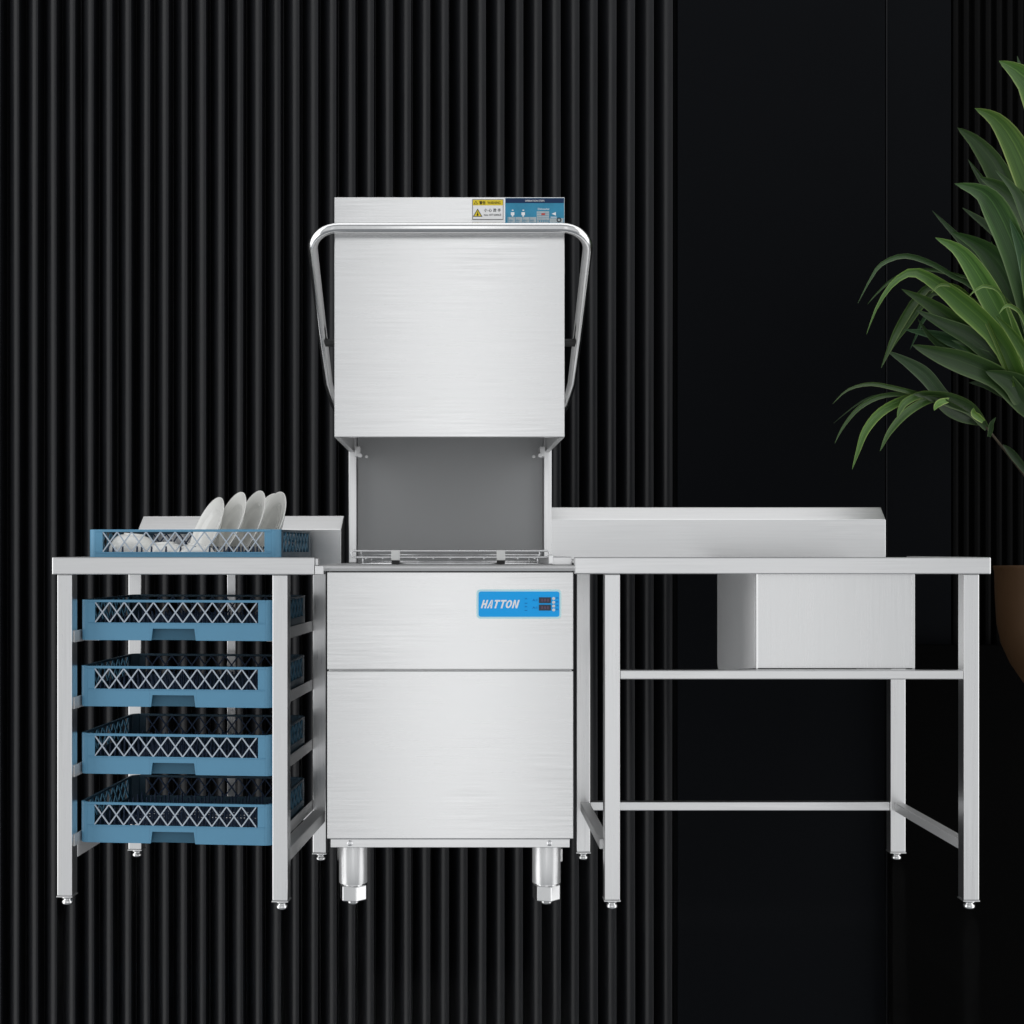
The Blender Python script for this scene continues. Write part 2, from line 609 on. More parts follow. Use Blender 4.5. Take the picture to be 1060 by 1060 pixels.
# ---- warning label and diagram label on the hood header
wl = flat('warning_label', 'ink_white', hood, 488.3, 521.8, 205.6, 230.4, 0.0004, 0.0010)
def onlabel(name, mat, parent, x0, x1, y0, y1, lvl=1):
    return flat(name, mat, parent, x0, x1, y0, y1, -0.0006 - 0.0004 * (lvl - 1), 0.0004)
bm = nb()
for (a, b, c, d_) in ((489.0, 521.0, 206.4, 206.8), (489.0, 521.0, 227.0, 227.6), (489.0, 489.4, 206.8, 227), (520.6, 521.0, 206.8, 227)):
    box(bm, px(a), px(b), -0.0010, -0.0006, pz(d_), pz(c))
obj('label_border', bm, 'ink_black', wl)
onlabel('label_header', 'ink_yellow', wl, 489.5, 520.5, 207.0, 212.6)
bm = nb(); text(bm, '警告', 496.2, 211.8, 3.6, -0.001, 6.4, offset=0.01)
text(bm, 'WARNING', 504.6, 211.4, 2.8, -0.001, 13.4)
text(bm, '小 心 烫 手', 501.0, 219.4, 3.5, -0.0006, 17.5, offset=0.01)
text(bm, 'Note  HOT SURFACE', 501.0, 223.6, 2.1, -0.0006, 17.8)
# warning triangles (outlines)
def tri(bm, cx, y0, y1, hw, d, t):
    prism(bm, [(px(cx - hw), pz(y1)), (px(cx + hw), pz(y1)), (px(cx), pz(y0))], 'y', d - t, d)
tri(bm, 494.4, 216.0, 224.4, 4.9, -0.0006, 0.0003)
tri(bm, 492.6, 208.0, 211.6, 2.2, -0.001, 0.0003)
obj('label_lettering', bm, 'ink_black', wl)
bm = nb(); tri(bm, 494.4, 217.4, 223.8, 3.7, -0.0009, 0.0003)
tri(bm, 492.6, 208.8, 211.2, 1.3, -0.0013, 0.0003)
obj('label_triangle', bm, 'ink_yellow', wl)
bm = nb(); box(bm, px(494.1), px(494.7), -0.0015, -0.0012, pz(222.0), pz(219.2)); box(bm, px(493.6), px(495.2), -0.0015, -0.0012, pz(223.4), pz(221.4))
obj('label_symbol', bm, 'ink_black', wl)

il = flat('diagram_label', 'ink_teal', hood, 523.0, 584.0, 205.0, 231.0, 0.0004, 0.0010)
onlabel('label_header', 'ink_navy', il, 523.3, 583.7, 205.3, 210.2)
bm = nb(); text(bm, 'OPERATION STEPS', 543.5, 208.8, 1.7, -0.001, 20)
obj('label_title', bm, 'ink_white', il)
bm = nb()
text(bm, 'Dishwasher', 556.8, 217.4, 2.0, -0.0006, 12)
obj('label_lettering', bm, 'ink_white', il)
bm = nb()
for cx_ in (530.6, 541.6):
    box(bm, px(cx_ - 1.8), px(cx_ + 1.8), -0.0009, -0.0006, pz(222.8), pz(219.8))
    box(bm, px(cx_ - 0.8), px(cx_ + 0.8), -0.0009, -0.0006, pz(224.2), pz(222.9))
    box(bm, px(cx_ - 0.8), px(cx_ + 1.0), -0.0009, -0.0006, pz(218.2), pz(217.2))
    obj('label_pictogram', bm, 'ink_white', il)
    bm = nb()
prism(bm, [(px(571), pz(221.4)), (px(575.4), pz(219.6)), (px(575.4), pz(223.2))], 'y', -0.0009, -0.0006)
box(bm, px(570.0), px(576.2), -0.0009, -0.0006, pz(225.2), pz(224.5))
obj('label_pictogram', bm, 'ink_white', il)
bm = nb()
box(bm, px(525.5), px(555), -0.0009, -0.0006, pz(230.6), pz(224.8))
box(bm, px(555.6), px(568.4), -0.0009, -0.0006, pz(230.6), pz(218.8))
box(bm, px(568.9), px(583.2), -0.0009, -0.0006, pz(230.6), pz(226))
obj('label_table', bm, 'ink_grey', il)
bm = nb()
for i in range(4):
    box(bm, px(526 + i * 7.4), px(526.4 + i * 7.4), -0.0012, -0.0009, pz(230.4), pz(225))
for i in range(4):
    box(bm, px(556), px(568), -0.0012, -0.0009, pz(220.9 + i * 2.4), pz(220.6 + i * 2.4))
for i, (a, b) in enumerate(((527, 531), (534, 538), (541.4, 545), (549, 553))):
    text(bm, 'abc', a, 228.6, 1.4, -0.0009, 4)
    text(bm, 'abc', a, 230.2, 0.9, -0.0009, 3.4)
for k in range(5):
    box(bm, px(558 + k * 2.2), px(559 + k * 2.2), -0.0012, -0.0009, pz(229.8), pz(228.4))
obj('label_print', bm, 'ink_teal', il)
bm = nb()
lathe(bm, [(0.0062, 0), (0.0062, 0.0003), (0.0036, 0.0003), (0.0036, 0)], (px(578.6), -0.0009, pz(227.8)), Vector((0, -1, 0)), 24, False)
obj('label_symbol', bm, 'ink_black', il)
onlabel('label_mark', 'ink_red', il, 560.4, 564.2, 220.8, 222.8, 2)

# ---- control panel
def rrect(x0, x1, y0, y1, r, n=5):
    out = []
    for (cx, cy, a0) in ((x1 - r, y0 + r, -90), (x1 - r, y1 - r, 0), (x0 + r, y1 - r, 90), (x0 + r, y0 + r, 180)):
        for i in range(n + 1):
            a = math.radians(a0 + 90 * i / n)
            out.append((px(cx + r * math.cos(a)), pz(cy + r * math.sin(a))))
    return out


bm = nb(); prism(bm, rrect(493.2, 581.0, 610.2, 640.4, 3.8), 'y', -0.0022, 0.0)
cp = obj('control_panel', bm, 'pale_edge', up)
bm = nb(); prism(bm, rrect(495.4, 579.0, 612.3, 638.4, 2.4), 'y', -0.0028, -0.0022)
obj('panel_face', bm, 'blue_panel', cp)
fp = -0.0028
bm = nb(); 

def stroke(bm, pts, d, t, ox, shear=0.30, ybase=629.6):
    """one bold stroke polygon in px (x right, height up from the baseline), slanted"""
    prism(bm, [(px(ox + x + shear * h), pz(ybase - h)) for x, h in pts], 'y', d - t, d)


LH, ST = 8.6, 1.75
letters = []
def bar(x0, x1, h0, h1):
    return [(x0, h0), (x1, h0), (x1, h1), (x0, h1)]
LW = 5.3
letters.append((497.6, [bar(0, ST, 0, LH), bar(LW - ST, LW, 0, LH), bar(ST, LW - ST, 3.6, 5.2)]))
letters.append((503.9, [[(0, 0), (ST, 0), (3.3, LH), (1.9, LH)], [(LW - ST, 0), (LW, 0), (3.9, LH), (3.32, LH)], bar(1.9, 3.75, 1.9, 3.3)]))
letters.append((509.6, [bar(0.3, LW + 0.7, LH - 1.7, LH), bar(2.1, 2.1 + ST, 0, LH - 1.7)]))
letters.append((516.1, [bar(0.3, LW + 0.7, LH - 1.7, LH), bar(2.1, 2.1 + ST, 0, LH - 1.7)]))
oc = [(math.cos(a) , math.sin(a)) for a in [2 * PI * (k + 0.5) / 12 for k in range(12)]]
ring = []
for k in range(12):
    A, B = oc[k], oc[(k + 1) % 12]
    ring.append([(3.1 + A[0] * 3.1, LH / 2 + A[1] * LH / 2), (3.1 + B[0] * 3.1, LH / 2 + B[1] * LH / 2),
                 (3.1 + B[0] * 1.35, LH / 2 + B[1] * (LH / 2 - 1.6)), (3.1 + A[0] * 1.35, LH / 2 + A[1] * (LH / 2 - 1.6))])
letters.append((522.4, ring))
letters.append((529.6, [bar(0, ST, 0, LH), bar(LW - ST + 0.5, LW + 0.5, 0, LH), [(ST, LH), (ST, LH - 2.6), (LW - ST + 0.5, 0), (LW - ST + 0.5, 2.6)]]))
for ox, strokes in letters:
    for p_ in strokes:
        stroke(bm, p_, fp, 0.0005, ox)
obj('logo_lettering', bm, 'ink_white', cp)
bm = nb()
for yy in (619.4, 623.6, 627.6, 631.0):
    text(bm, '一' if yy in (623.6, 631.0) else '水', 543.0, yy + 1.0, 1.5 if yy in (619.4, 627.6) else 0.5, fp, 2.8)
obj('indicator_print', bm, 'ink_blue', cp)
bm = nb()
for yy in (621.2, 629.0):
    text(bm, 'A:1', 551.2, yy + 1.0, 2.2, fp, 4.6)
obj('panel_print', bm, 'ink_blue', cp)
bm = nb()
for i in range(4):
    text(bm, 'ON', 575.3, 619.8 + i * 3.9, 1.6, fp, 2.6)
obj('button_print', bm, 'ink_blue', cp)
for yy in (621.3, 628.9):
    bm = nb(); box(bm, px(557.8), px(570.2), fp - 0.0012, fp, pz(yy + 3.0), pz(yy - 3.0))
    dsp = obj('display', bm, 'display', cp, 0.0004)
    bm = nb()
    for k in range(3):
        text(bm, '8', 560.2 + k * 2.9, yy + 1.5, 3.0, fp - 0.0012, 1.9)
    obj('display_digits', bm, 'digits', dsp)
for i in range(4):
    bm = nb(); lathe(bm, [(0, 0.0016), (0.0028, 0.0014), (0.0040, 0.0004), (0.004, 0)], (px(573.0), fp, pz(619.6 + i * 3.9)), Vector((0, -1, 0)), 16)
    obj('button', bm, 'white_plastic', cp)

# ---- wire rack on the wash tank
def stadium(xh, zc, r, y, n=8):
    out = []
    for i in range(n + 1):
        a = math.radians(-90 + 180 * i / n)
        out.append((xh - r + r * math.cos(a), y, zc + r * math.sin(a)))
    for i in range(n + 1):
        a = math.radians(90 + 180 * i / n)
        out.append((-xh + r + r * math.cos(a), y, zc + r * math.sin(a)))
    return out


wr = empty('wire_rack', (0, 0.3, pz(585)), 'chrome wire rack track lying on the wash tank under the raised hood', 'wire rack')
bm = nb()
for yy in (0.10, 0.50):
    tube(bm, stadium(0.264, 0.921, 0.0085, yy), 0.0026, 8, True)
    tube(bm, [(-0.235, yy + 0.004, 0.8955), (0.235, yy + 0.004, 0.8955)], 0.0026, 8)
for k in range(11):
    x_ = -0.225 + k * 0.045
    tube(bm, [(x_, 0.10, 0.909), (x_, 0.50, 0.909)], 0.0018, 6)
for x_ in (-0.245, 0.245):
    tube(bm, [(x_, 0.10, 0.93), (x_, 0.50, 0.93)], 0.0022, 6)
    tube(bm, [(x_ * 0.95, 0.104, 0.8945), (x_ * 0.95, 0.102, 0.912)], 0.0024, 6)
    tube(bm, [(x_ * 0.95, 0.504, 0.8945), (x_ * 0.95, 0.502, 0.912)], 0.0024, 6)
for z_ in (0.90, 0.918):
    tube(bm, [(-0.25, 0.30, z_), (0.25, 0.30, z_)], 0.002, 6)
wf = obj('wire_frame', bm, 'chrome', wr)
for cxp in (409.5, 518.5):
    x_ = px(cxp, 0.1)
    bm = nb(); box(bm, x_ - 0.0115, x_ + 0.0115, 0.092, 0.112, 0.9045, 0.9315)
    ck = obj('clip', bm, 'white_plastic', wr, 0.0015)
    bm = nb(); box(bm, x_ - 0.0105, x_ + 0.0105, 0.093, 0.112, 0.8945, 0.9038)
    obj('clip_foot', bm, 'black_rubber', ck)

# ================================================================== helpers for tables
def foot(bm, x, y, r=0.013):
    lathe(bm, [(0, 0.0), (r, 0.0), (r * 1.15, 0.004), (r * 1.15, 0.009), (r * 0.8, 0.012), (r * 0.8, 0.016), (r * 1.25, 0.0165), (r * 1.25, 0.022), (0, 0.022)], (x, y, 0), seg=18)


def table_leg(parent, x0, x1, y0, y1, ztop, local):
    bm = nb(); box(bm, x0, x1, y0, y1, 0.0245, ztop)
    lg = obj('leg', bm, 'steel_z', parent, 0.0022, local)
    bm = nb(); box(bm, x0 - 0.0015, x1 + 0.0015, y0 - 0.0015, y1 + 0.0015, 0.021, 0.0242)
    obj('end_cap', bm, 'steel_x', lg, 0.0005, local)
    bm = nb(); foot(bm, (x0 + x1) / 2 + 0.001, (y0 + y1) / 2)
    obj('foot', bm, 'zinc', lg, 0, local)
    return lg


# ================================================================== SINK TABLE (right)
stb = empty('sink_table', (0.9, 0.3, 0), 'stainless steel table with a deep sink bowl and low backsplash', 'sink table')
TZ0, TZ1 = pz(594.3), pz(576.8)
TX0, TX1 = px(594.5), px(1025)
SX0, SX1 = px(781.5, 0.045), px(946, 0.045)
SY0, SY1 = 0.045, 0.545
# top with raised rim: fascia pieces
bm = nb()
box(bm, TX0, TX1, -0.006, 0.016, TZ0, TZ1)
obj('front_fascia', bm, 'steel_x', stb, 0.003)
bm = nb()
box(bm, TX1 - 0.016, TX1, 0.0165, 0.60, TZ0, TZ1)
obj('end_fascia', bm, 'steel_y', stb, 0.003)
zt = TZ1 - 0.012
bm = nb()
box(bm, TX0, SX0, 0.0168, 0.60, zt - 0.003, zt)
box(bm, SX1, TX1 - 0.0165, 0.0168, 0.60, zt - 0.003, zt)
box(bm, SX0 + 0.0004, SX1 - 0.0004, 0.0168, SY0, zt - 0.003, zt)
box(bm, SX0 + 0.0004, SX1 - 0.0004, SY1, 0.60, zt - 0.003, zt)
obj('tabletop', bm, 'steel_x', stb)
# flange that hooks over the dishwasher ledge
bm = nb()
box(bm, px(568.5, 0.05), TX0 - 0.0005, 0.06, 0.54, pz(586, 0.05) + 0.003, pz(576.5, 0.05))
obj('joining_flange', bm, 'steel_x', stb, 0.002)
bm = nb(); box(bm, px(569), px(574), 0.038, 0.058, pz(584), pz(574.5))
obj('flange_stop', bm, 'steel_z', stb, 0.0015)
# sink bowl
slope = 0.045
zf = pz(692.3, SY0)
bm = nb()
t = 0.003
box(bm, SX0 + 0.002, SX1, SY0 - 0.002, SY0 + 0.004, zf, zt - 0.0035)
fr = obj('bowl_front', bm, 'sink', stb, 0.0022)
bm = nb()
# bent side flange strip at the right end of the front sheet
box(bm, SX1 - 0.006, SX1 + 0.001, SY0 - 0.005, SY0 - 0.0025, zf, zt - 0.0035)
obj('bowl_hem', bm, 'tube', stb, 0.0008)
bm = nb()
box(bm, SX0 + 0.0015, SX0 + 0.007, SY0 - 0.005, SY0 - 0.0025, zf, zt - 0.0035)
obj('bowl_hem', bm, 'tube', stb, 0.0008)


def bowl_poly(y0, y1, ztop, z0, z1, r=0.024, n=6):
    pts = [(y0, ztop), (y0, z0)]
    for i in range(n + 1):
        a = math.radians(270 + 90 * i / n)
        pts.append((y1 - r + r * math.cos(a), z1 + r + r * math.sin(a)))
    pts.append((y1, ztop))
    return pts


bm = nb()
poly = bowl_poly(SY0 + 0.005, SY1, zt - 0.0035, zf + 0.001, zf - slope)
prism(bm, poly, 'x', SX0, SX0 + 0.003)
obj('bowl_side', bm, 'sink_side', stb)
bm = nb()
prism(bm, poly, 'x', SX1 - 0.005, SX1 - 0.002)
obj('bowl_side', bm, 'sink_side', stb)
bm = nb()
box(bm, SX0 + 0.0035, SX1 - 0.0055, SY1 - 0.004, SY1 - 0.001, zf - slope + 0.02, zt - 0.0035)
vs = box(bm, SX0 + 0.0035, SX1 - 0.0055, SY0 + 0.006, SY1 - 0.006, zf + 0.003, zf + 0.006)
for v in vs:
    if v.co.y > 0.3:
        v.co.z -= slope - 0.004
obj('bowl_bottom', bm, 'sink', stb)
# backsplash
def backsplash(bm, x0, x1, y0, zb, zf_, yt, ztp, ins=0.0):
    v = [bm.verts.new(p) for p in ((x0, y0, zb), (x1, y0, zb), (x1, y0, zf_), (x0, y0, zf_),
                                   (x1, yt, ztp), (x0, yt, ztp), (x1, yt + 0.012, ztp), (x0, yt + 0.012, ztp),
                                   (x1, yt + 0.012, zb), (x0, yt + 0.012, zb))]
    for f in ((0, 1, 2, 3), (3, 2, 4, 5), (5, 4, 6, 7), (7, 6, 8, 9), (9, 8, 1, 0), (1, 8, 6, 4, 2), (0, 3, 5, 7, 9)):
        bm.faces.new([v[i] for i in f])
    bmesh.ops.recalc_face_normals(bm, faces=bm.faces)


bm = nb()
bz = 0.56
backsplash(bm, px(569.5, bz), px(917, bz), bz, zt + 0.001, pz(538, bz), bz + 0.045, pz(525, bz + 0.045))
obj('backsplash', bm, 'steel_x', stb, 0.002)
# legs and rails
for (a, b) in ((626, 642), (998, 1014)):
    table_leg(stb, px(a), px(b), 0.002, 0.042, TZ0 - 0.0005, False)
for (a, b) in ((597, 611), (922, 937.5)):
    table_leg(stb, px(a, 0.56), px(b, 0.56), 0.56, 0.60, zt - 0.0035, False)
bm = nb(); box(bm, px(642) + 0.0005, px(998) - 0.0005, 0.004, 0.036, pz(703.5), pz(694))
obj('front_rail', bm, 'steel_x', stb, 0.0025)
rz0, rz1 = pz(839, 0.57), pz(830, 0.57)
bm = nb(); box(bm, px(611, 0.56) + 0.001, px(922, 0.56) - 0.001, 0.566, 0.594, rz0, rz1)
obj('rear_rail', bm, 'steel_x', stb, 0.0025)
for xc in (0.405, 1.346):
    bm = nb(); box(bm, xc - 0.014, xc + 0.014, 0.0425, 0.5595, rz0, rz1)
    obj('side_rail', bm, 'steel_y', stb, 0.0025)

# ================================================================== RACK TABLE (left, turned a little)
TH = math.radians(-5.0)
PV = Vector((-0.722, 0.02, 0))
rtb = empty('rack_table', PV, 'stainless steel table with rack slides under its top and a low backsplash', 'table', TH)


def loc2world(x, y, z=0):
    return PV + Matrix.Rotation(TH, 3, 'Z') @ Vector((x, y, z))


fz0, fz1 = pz(595), pz(576.8)
bm = nb(); box(bm, -0.322, 0.3745, -0.006, 0.014, fz0, fz1)
obj('front_fascia', bm, 'steel_x', rtb, 0.003, True)
bm = nb(); box(bm, -0.322, -0.306, 0.0145, 0.60, fz0, fz1)
obj('end_fascia', bm, 'steel_y', rtb, 0.003, True)
bm = nb()
zi = 0.879
prism(bm, [(-0.3055, 0.0145), (0.370, 0.0145), (0.322, 0.60), (-0.3055, 0.60)], 'z', zi - 0.004, zi)
obj('tabletop', bm, 'steel_x', rtb, 0, True)
bm = nb()
prism(bm, [(0.3755, -0.006), (0.398, -0.004), (0.392, 0.06), (0.3745, 0.06)], 'z', fz0 + 0.001, pz(585.4))
prism(bm, [(0.3755, 0.0), (0.383, 0.0), (0.383, 0.03), (0.3755, 0.03)], 'z', pz(585.3), pz(578))
obj('joining_flange', bm, 'steel_x', rtb, 0.0015, True)
bm = nb()
backsplash(bm, -0.272, 0.350, 0.55, zi + 0.001, pz(548.2, 0.56), 0.60, pz(534.3, 0.61))
obj('backsplash', bm, 'steel_x', rtb, 0.002, True)
for (a, b) in ((-0.31, -0.27), (0.263, 0.303)):
    table_leg(rtb, a, b, 0.0, 0.04, fz0 - 0.0005, True)
for (a, b) in ((-0.303, -0.263), (0.263, 0.303)):
    table_leg(rtb, a, b, 0.555, 0.595, zi - 0.0045, True)
for xc in (-0.287, 0.283):
    bm = nb(); box(bm, xc - 0.018, xc + 0.018, 0.0405, 0.5545, 0.118, 0.153)
    obj('side_rail', bm, 'steel_y', rtb, 0.0025, True)
bm = nb(); box(bm, -0.2625, 0.2625, 0.562, 0.590, 0.12, 0.15)
obj('rear_rail', bm, 'steel_x', rtb, 0.0025, True)
bm = nb(); box(bm, 0.0, 0.026, 0.562, 0.588, 0.1505, zi - 0.0045)
obj('rear_upright', bm, 'steel_z', rtb, 0.002, True)
RH = 0.107
bottoms = [0.693, 0.5176, 0.339, 0.157]
for zb in bottoms:
    for s in (-1, 1):
        bm = nb()
        xo = 0.2695 if s < 0 else 0.2628
        a, b = sorted((s * xo, s * (xo - 0.002)))
        box(bm, a, b, 0.012, 0.57, zb - 0.004, zb + 0.027)
        a, b = sorted((s * (xo - 0.0022), s * 0.228))
        box(bm, a, b, 0.09, 0.57, zb - 0.004, zb - 0.0008)
        obj('rack_slide', bm, 'steel_y', rtb, 0, True)

# ================================================================== BLUE RACKS
def lattice(bm, a0, a1, z0, z1, n, w, put, t):
    """crossing diagonal bars clipped to a rectangle; put(a, z, s) -> 3D point"""
    p = (a1 - a0) / n
    hgt = z1 - z0
    sl = hgt / p
    hw = w / 2 * math.sqrt(1 + sl * sl) / sl      # half-width measured along a
    for k in range(-1, n + 1):
        for sg in (1, -1):
            s0 = a0 + (k + 0.0) * p
            # centre line from (s0, zstart) to (s0+p, zend)
            def line(z):
                f = (z - z0) / hgt
                return s0 + (f * p if sg > 0 else (1 - f) * p)
            poly = [(line(z0) - hw, z0), (line(z0) + hw, z0), (line(z1) + hw, z1), (line(z1) - hw, z1)]
            for lim, keep in ((a0, 1), (a1, -1)):
                out = []
                for i in range(len(poly)):
                    A, B = poly[i], poly[(i + 1) % len(poly)]
                    ia, ib = (A[0] - lim) * keep >= -1e-9, (B[0] - lim) * keep >= -1e-9
                    if ia:
                        out.append(A)
                    if ia != ib:
                        f = (lim - A[0]) / (B[0] - A[0])
                        out.append((lim, A[1] + f * (B[1] - A[1])))
                poly = out
                if not poly:
                    break
            if len(poly) < 3:
                continue
            off = 0.0 if sg > 0 else 0.0006
            va = [bm.verts.new(put(q[0], q[1], off)) for q in poly]
            vb = [bm.verts.new(put(q[0], q[1], off + t)) for q in poly]
            m = len(poly)
            try:
                bm.faces.new(va); bm.faces.new(vb[::-1])
                for i in range(m):
                    bm.faces.new((va[i], vb[i], vb[(i + 1) % m], va[(i + 1) % m]))
            except ValueError:
                pass
    bmesh.ops.recalc_face_normals(bm, faces=bm.faces)


HWX, DPY = 0.261, 0.44
CR = 0.022                                  # corner radius
LZ0, LZ1 = 0.047, 0.1005


def corner(bm, cx, cy, sx, sy, z0, z1, r=CR, n=6):
    """solid quarter-round corner post, convex outwards"""
    pts = [(cx - sx * 0.014, cy - sy * 0.014)] if False else []
    for i in range(n + 1):
        a = PI / 2 * i / n
        pts.append((cx + sx * (-r + r * math.sin(a)), cy + sy * (-r + r * math.cos(a))))
    pts.append((cx - sx * 0.0, cy - sy * r - sy * 0.0)) if False else None
    pts.append((cx - sx * 0.006, cy - sy * r))
    pts.append((cx - sx * r, cy - sy * 0.006))
    if sx * sy < 0:
        pts = pts[::-1]
    prism(bm, pts, 'z', z0, z1)


def make_rack(name, label):
    root = empty(name, (0, 0, 0), label, 'dish rack', 0, 'blue dish racks')
    bm = nb()
    W_ = 0.004
    n0, n1, nz = -0.067, 0.053, 0.031
    # front band around the grip recess
    box(bm, -HWX + CR, n0 - 0.0035, 0.0, W_, 0.0, LZ0)
    box(bm, n1 + 0.0035, HWX - CR, 0.0, W_, 0.0, LZ0)
    prism(bm, [(n0 - 0.0035, 0), (n0 - 0.0035, LZ0), (n1 + 0.0035, LZ0), (n1 + 0.0035, 0), (n1, 0), (n1 - 0.004, nz), (n0 + 0.004, nz), (n0, 0)], 'y', 0.0, W_)
    # front side columns, rim
    for s in (-1, 1):
        a, b = sorted((s * (HWX - CR), s * (HWX - 0.041)))
        box(bm, a, b, 0.0, W_, LZ0, LZ1)
    box(bm, -HWX + CR, HWX - CR, -0.0008, W_ + 0.002, LZ1, RH)
    # small step between band and columns
    box(bm, -HWX + CR, HWX - CR, -0.0012, 0.0, LZ0 - 0.003, LZ0 - 0.0005)
    for sx in (-1, 1):
        corner(bm, sx * HWX, 0.0, sx, -1, 0.0, RH)
    obj('frame', bm, 'rack', root, 0.0009, True)
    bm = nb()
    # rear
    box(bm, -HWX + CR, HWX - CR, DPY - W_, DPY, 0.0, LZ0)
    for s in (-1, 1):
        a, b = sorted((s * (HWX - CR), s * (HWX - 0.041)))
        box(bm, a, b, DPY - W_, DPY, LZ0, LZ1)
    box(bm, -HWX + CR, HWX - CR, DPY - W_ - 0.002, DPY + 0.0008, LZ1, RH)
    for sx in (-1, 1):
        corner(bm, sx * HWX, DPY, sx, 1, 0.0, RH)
    obj('rear_wall', bm, 'rack_wall_shaded', root, 0.0009, True)
    # sides
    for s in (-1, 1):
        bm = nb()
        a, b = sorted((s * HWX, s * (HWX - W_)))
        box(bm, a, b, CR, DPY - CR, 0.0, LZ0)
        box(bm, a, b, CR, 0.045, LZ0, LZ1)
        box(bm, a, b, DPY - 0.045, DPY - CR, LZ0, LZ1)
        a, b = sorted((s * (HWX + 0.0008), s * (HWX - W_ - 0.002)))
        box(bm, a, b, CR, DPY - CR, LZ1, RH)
        obj('side_wall', bm, 'rack_wall_shaded', root, 0.0009, True)
    # grip recess behind the notch
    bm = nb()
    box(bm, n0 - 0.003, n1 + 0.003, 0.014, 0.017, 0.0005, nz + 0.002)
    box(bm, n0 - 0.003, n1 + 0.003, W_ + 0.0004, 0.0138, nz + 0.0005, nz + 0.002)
    obj('grip_recess', bm, 'rack_half_shaded', root, 0, True)
    bm = nb()
    lattice(bm, -HWX + 0.041, HWX - 0.045, LZ0, LZ1, 11, 0.0032, lambda a, z, s: (a, 0.0006 + s, z), 0.003)
    obj('front_lattice', bm, 'lattice', root, 0, True)
    bm = nb()
    lattice(bm, -HWX + 0.041, HWX - 0.041, LZ0, LZ1, 11, 0.0038, lambda a, z, s: (a, DPY - 0.0036 + s, z), 0.003)
    obj('rear_lattice', bm, 'rack_inner_shaded', root, 0, True)
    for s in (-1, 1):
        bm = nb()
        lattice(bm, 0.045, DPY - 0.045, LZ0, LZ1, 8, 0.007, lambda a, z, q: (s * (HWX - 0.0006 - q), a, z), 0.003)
        obj('side_lattice', bm, 'rack_half_shaded', root, 0, True)
    # grid floor and pegs
    bm = nb()
    for i in range(13):
        x_ = -0.24 + i * 0.04
        box(bm, x_ - 0.0025, x_ + 0.0025, 0.022, DPY - 0.006, 0.004, 0.0105)
    for j in range(11):
        y_ = 0.02 + j * 0.04
        box(bm, -0.252, 0.252, y_ - 0.0025, y_ + 0.0025, 0.0045, 0.0100)
    for i in range(12):
        for j in range(10):
            if (i + j) % 1 == 0:
                x_, y_ = -0.22 + i * 0.04, 0.04 + j * 0.04
                tube(bm, [(x_, y_, 0.008), (x_ + 0.002, y_, 0.062)], 0.003, 6, radii=[0.0038, 0.0024])
    obj('peg_grid', bm, 'rack_inner_shaded', root, 0, True)
    return root


def copy_tree(o, parent=None):
    c = o.copy()
    C.objects.link(c)
    c.parent = parent
    for ch in list(o.children):
        copy_tree(ch, c)
    return c


rk = make_rack('dish_rack', 'uppermost empty blue rack, in the slides just under the tabletop')
labels = ['uppermost empty blue rack, in the slides just under the tabletop',
          'second empty blue rack down in the slides below the tabletop',
          'second lowest empty blue rack, above the bottom one on the slides',
          'lowest empty blue rack on the bottom slides between the table legs',
          'blue rack of white plates and bowls standing on the tabletop']
spots = []
jit = [0.0, -0.002, -0.001, -0.003]
for zb, jx in zip(bottoms, jit):
    spots.append((loc2world(-0.0042 + jx * 0.5, 0.044, zb), TH + random.uniform(-0.002, 0.002)))
spots.append((Vector((px(189, 0.09), 0.095, zi + 0.0005)), TH - 0.004))
for i, (p_, rz) in enumerate(spots):
    r = rk if i == 0 else copy_tree(rk)
    r.location = p_
    r.rotation_euler = (0, 0, rz)
    r['label'] = labels[i]
TOPR = spots[-1]

# ================================================================== PLATES AND BOWLS
def plate_mesh(R):
    bm = nb()
    lathe(bm, [(0, 0.0045), (R * 0.50, 0.0048), (R * 0.58, 0.0062), (R * 0.645, 0.0125), (R * 0.67, 0.0138), (R * 0.70, 0.0144), (R * 0.965, 0.0205), (R * 0.98, 0.0215), (R, 0.0214),
               (R * 1.002, 0.0203), (R * 0.98, 0.0185), (R * 0.70, 0.0122), (R * 0.655, 0.0100), (R * 0.60, 0.0028), (R * 0.56, 0.0), (R * 0.53, 0.0), (R * 0.52, 0.0025), (0, 0.0022)],
          (0, 0, -0.012), Vector((0, 0, 1)), 64)
    me = bpy.data.meshes.new('plate')
    bm.to_mesh(me)
    bm.free()
    me.materials.append(M['plate'])
    return me


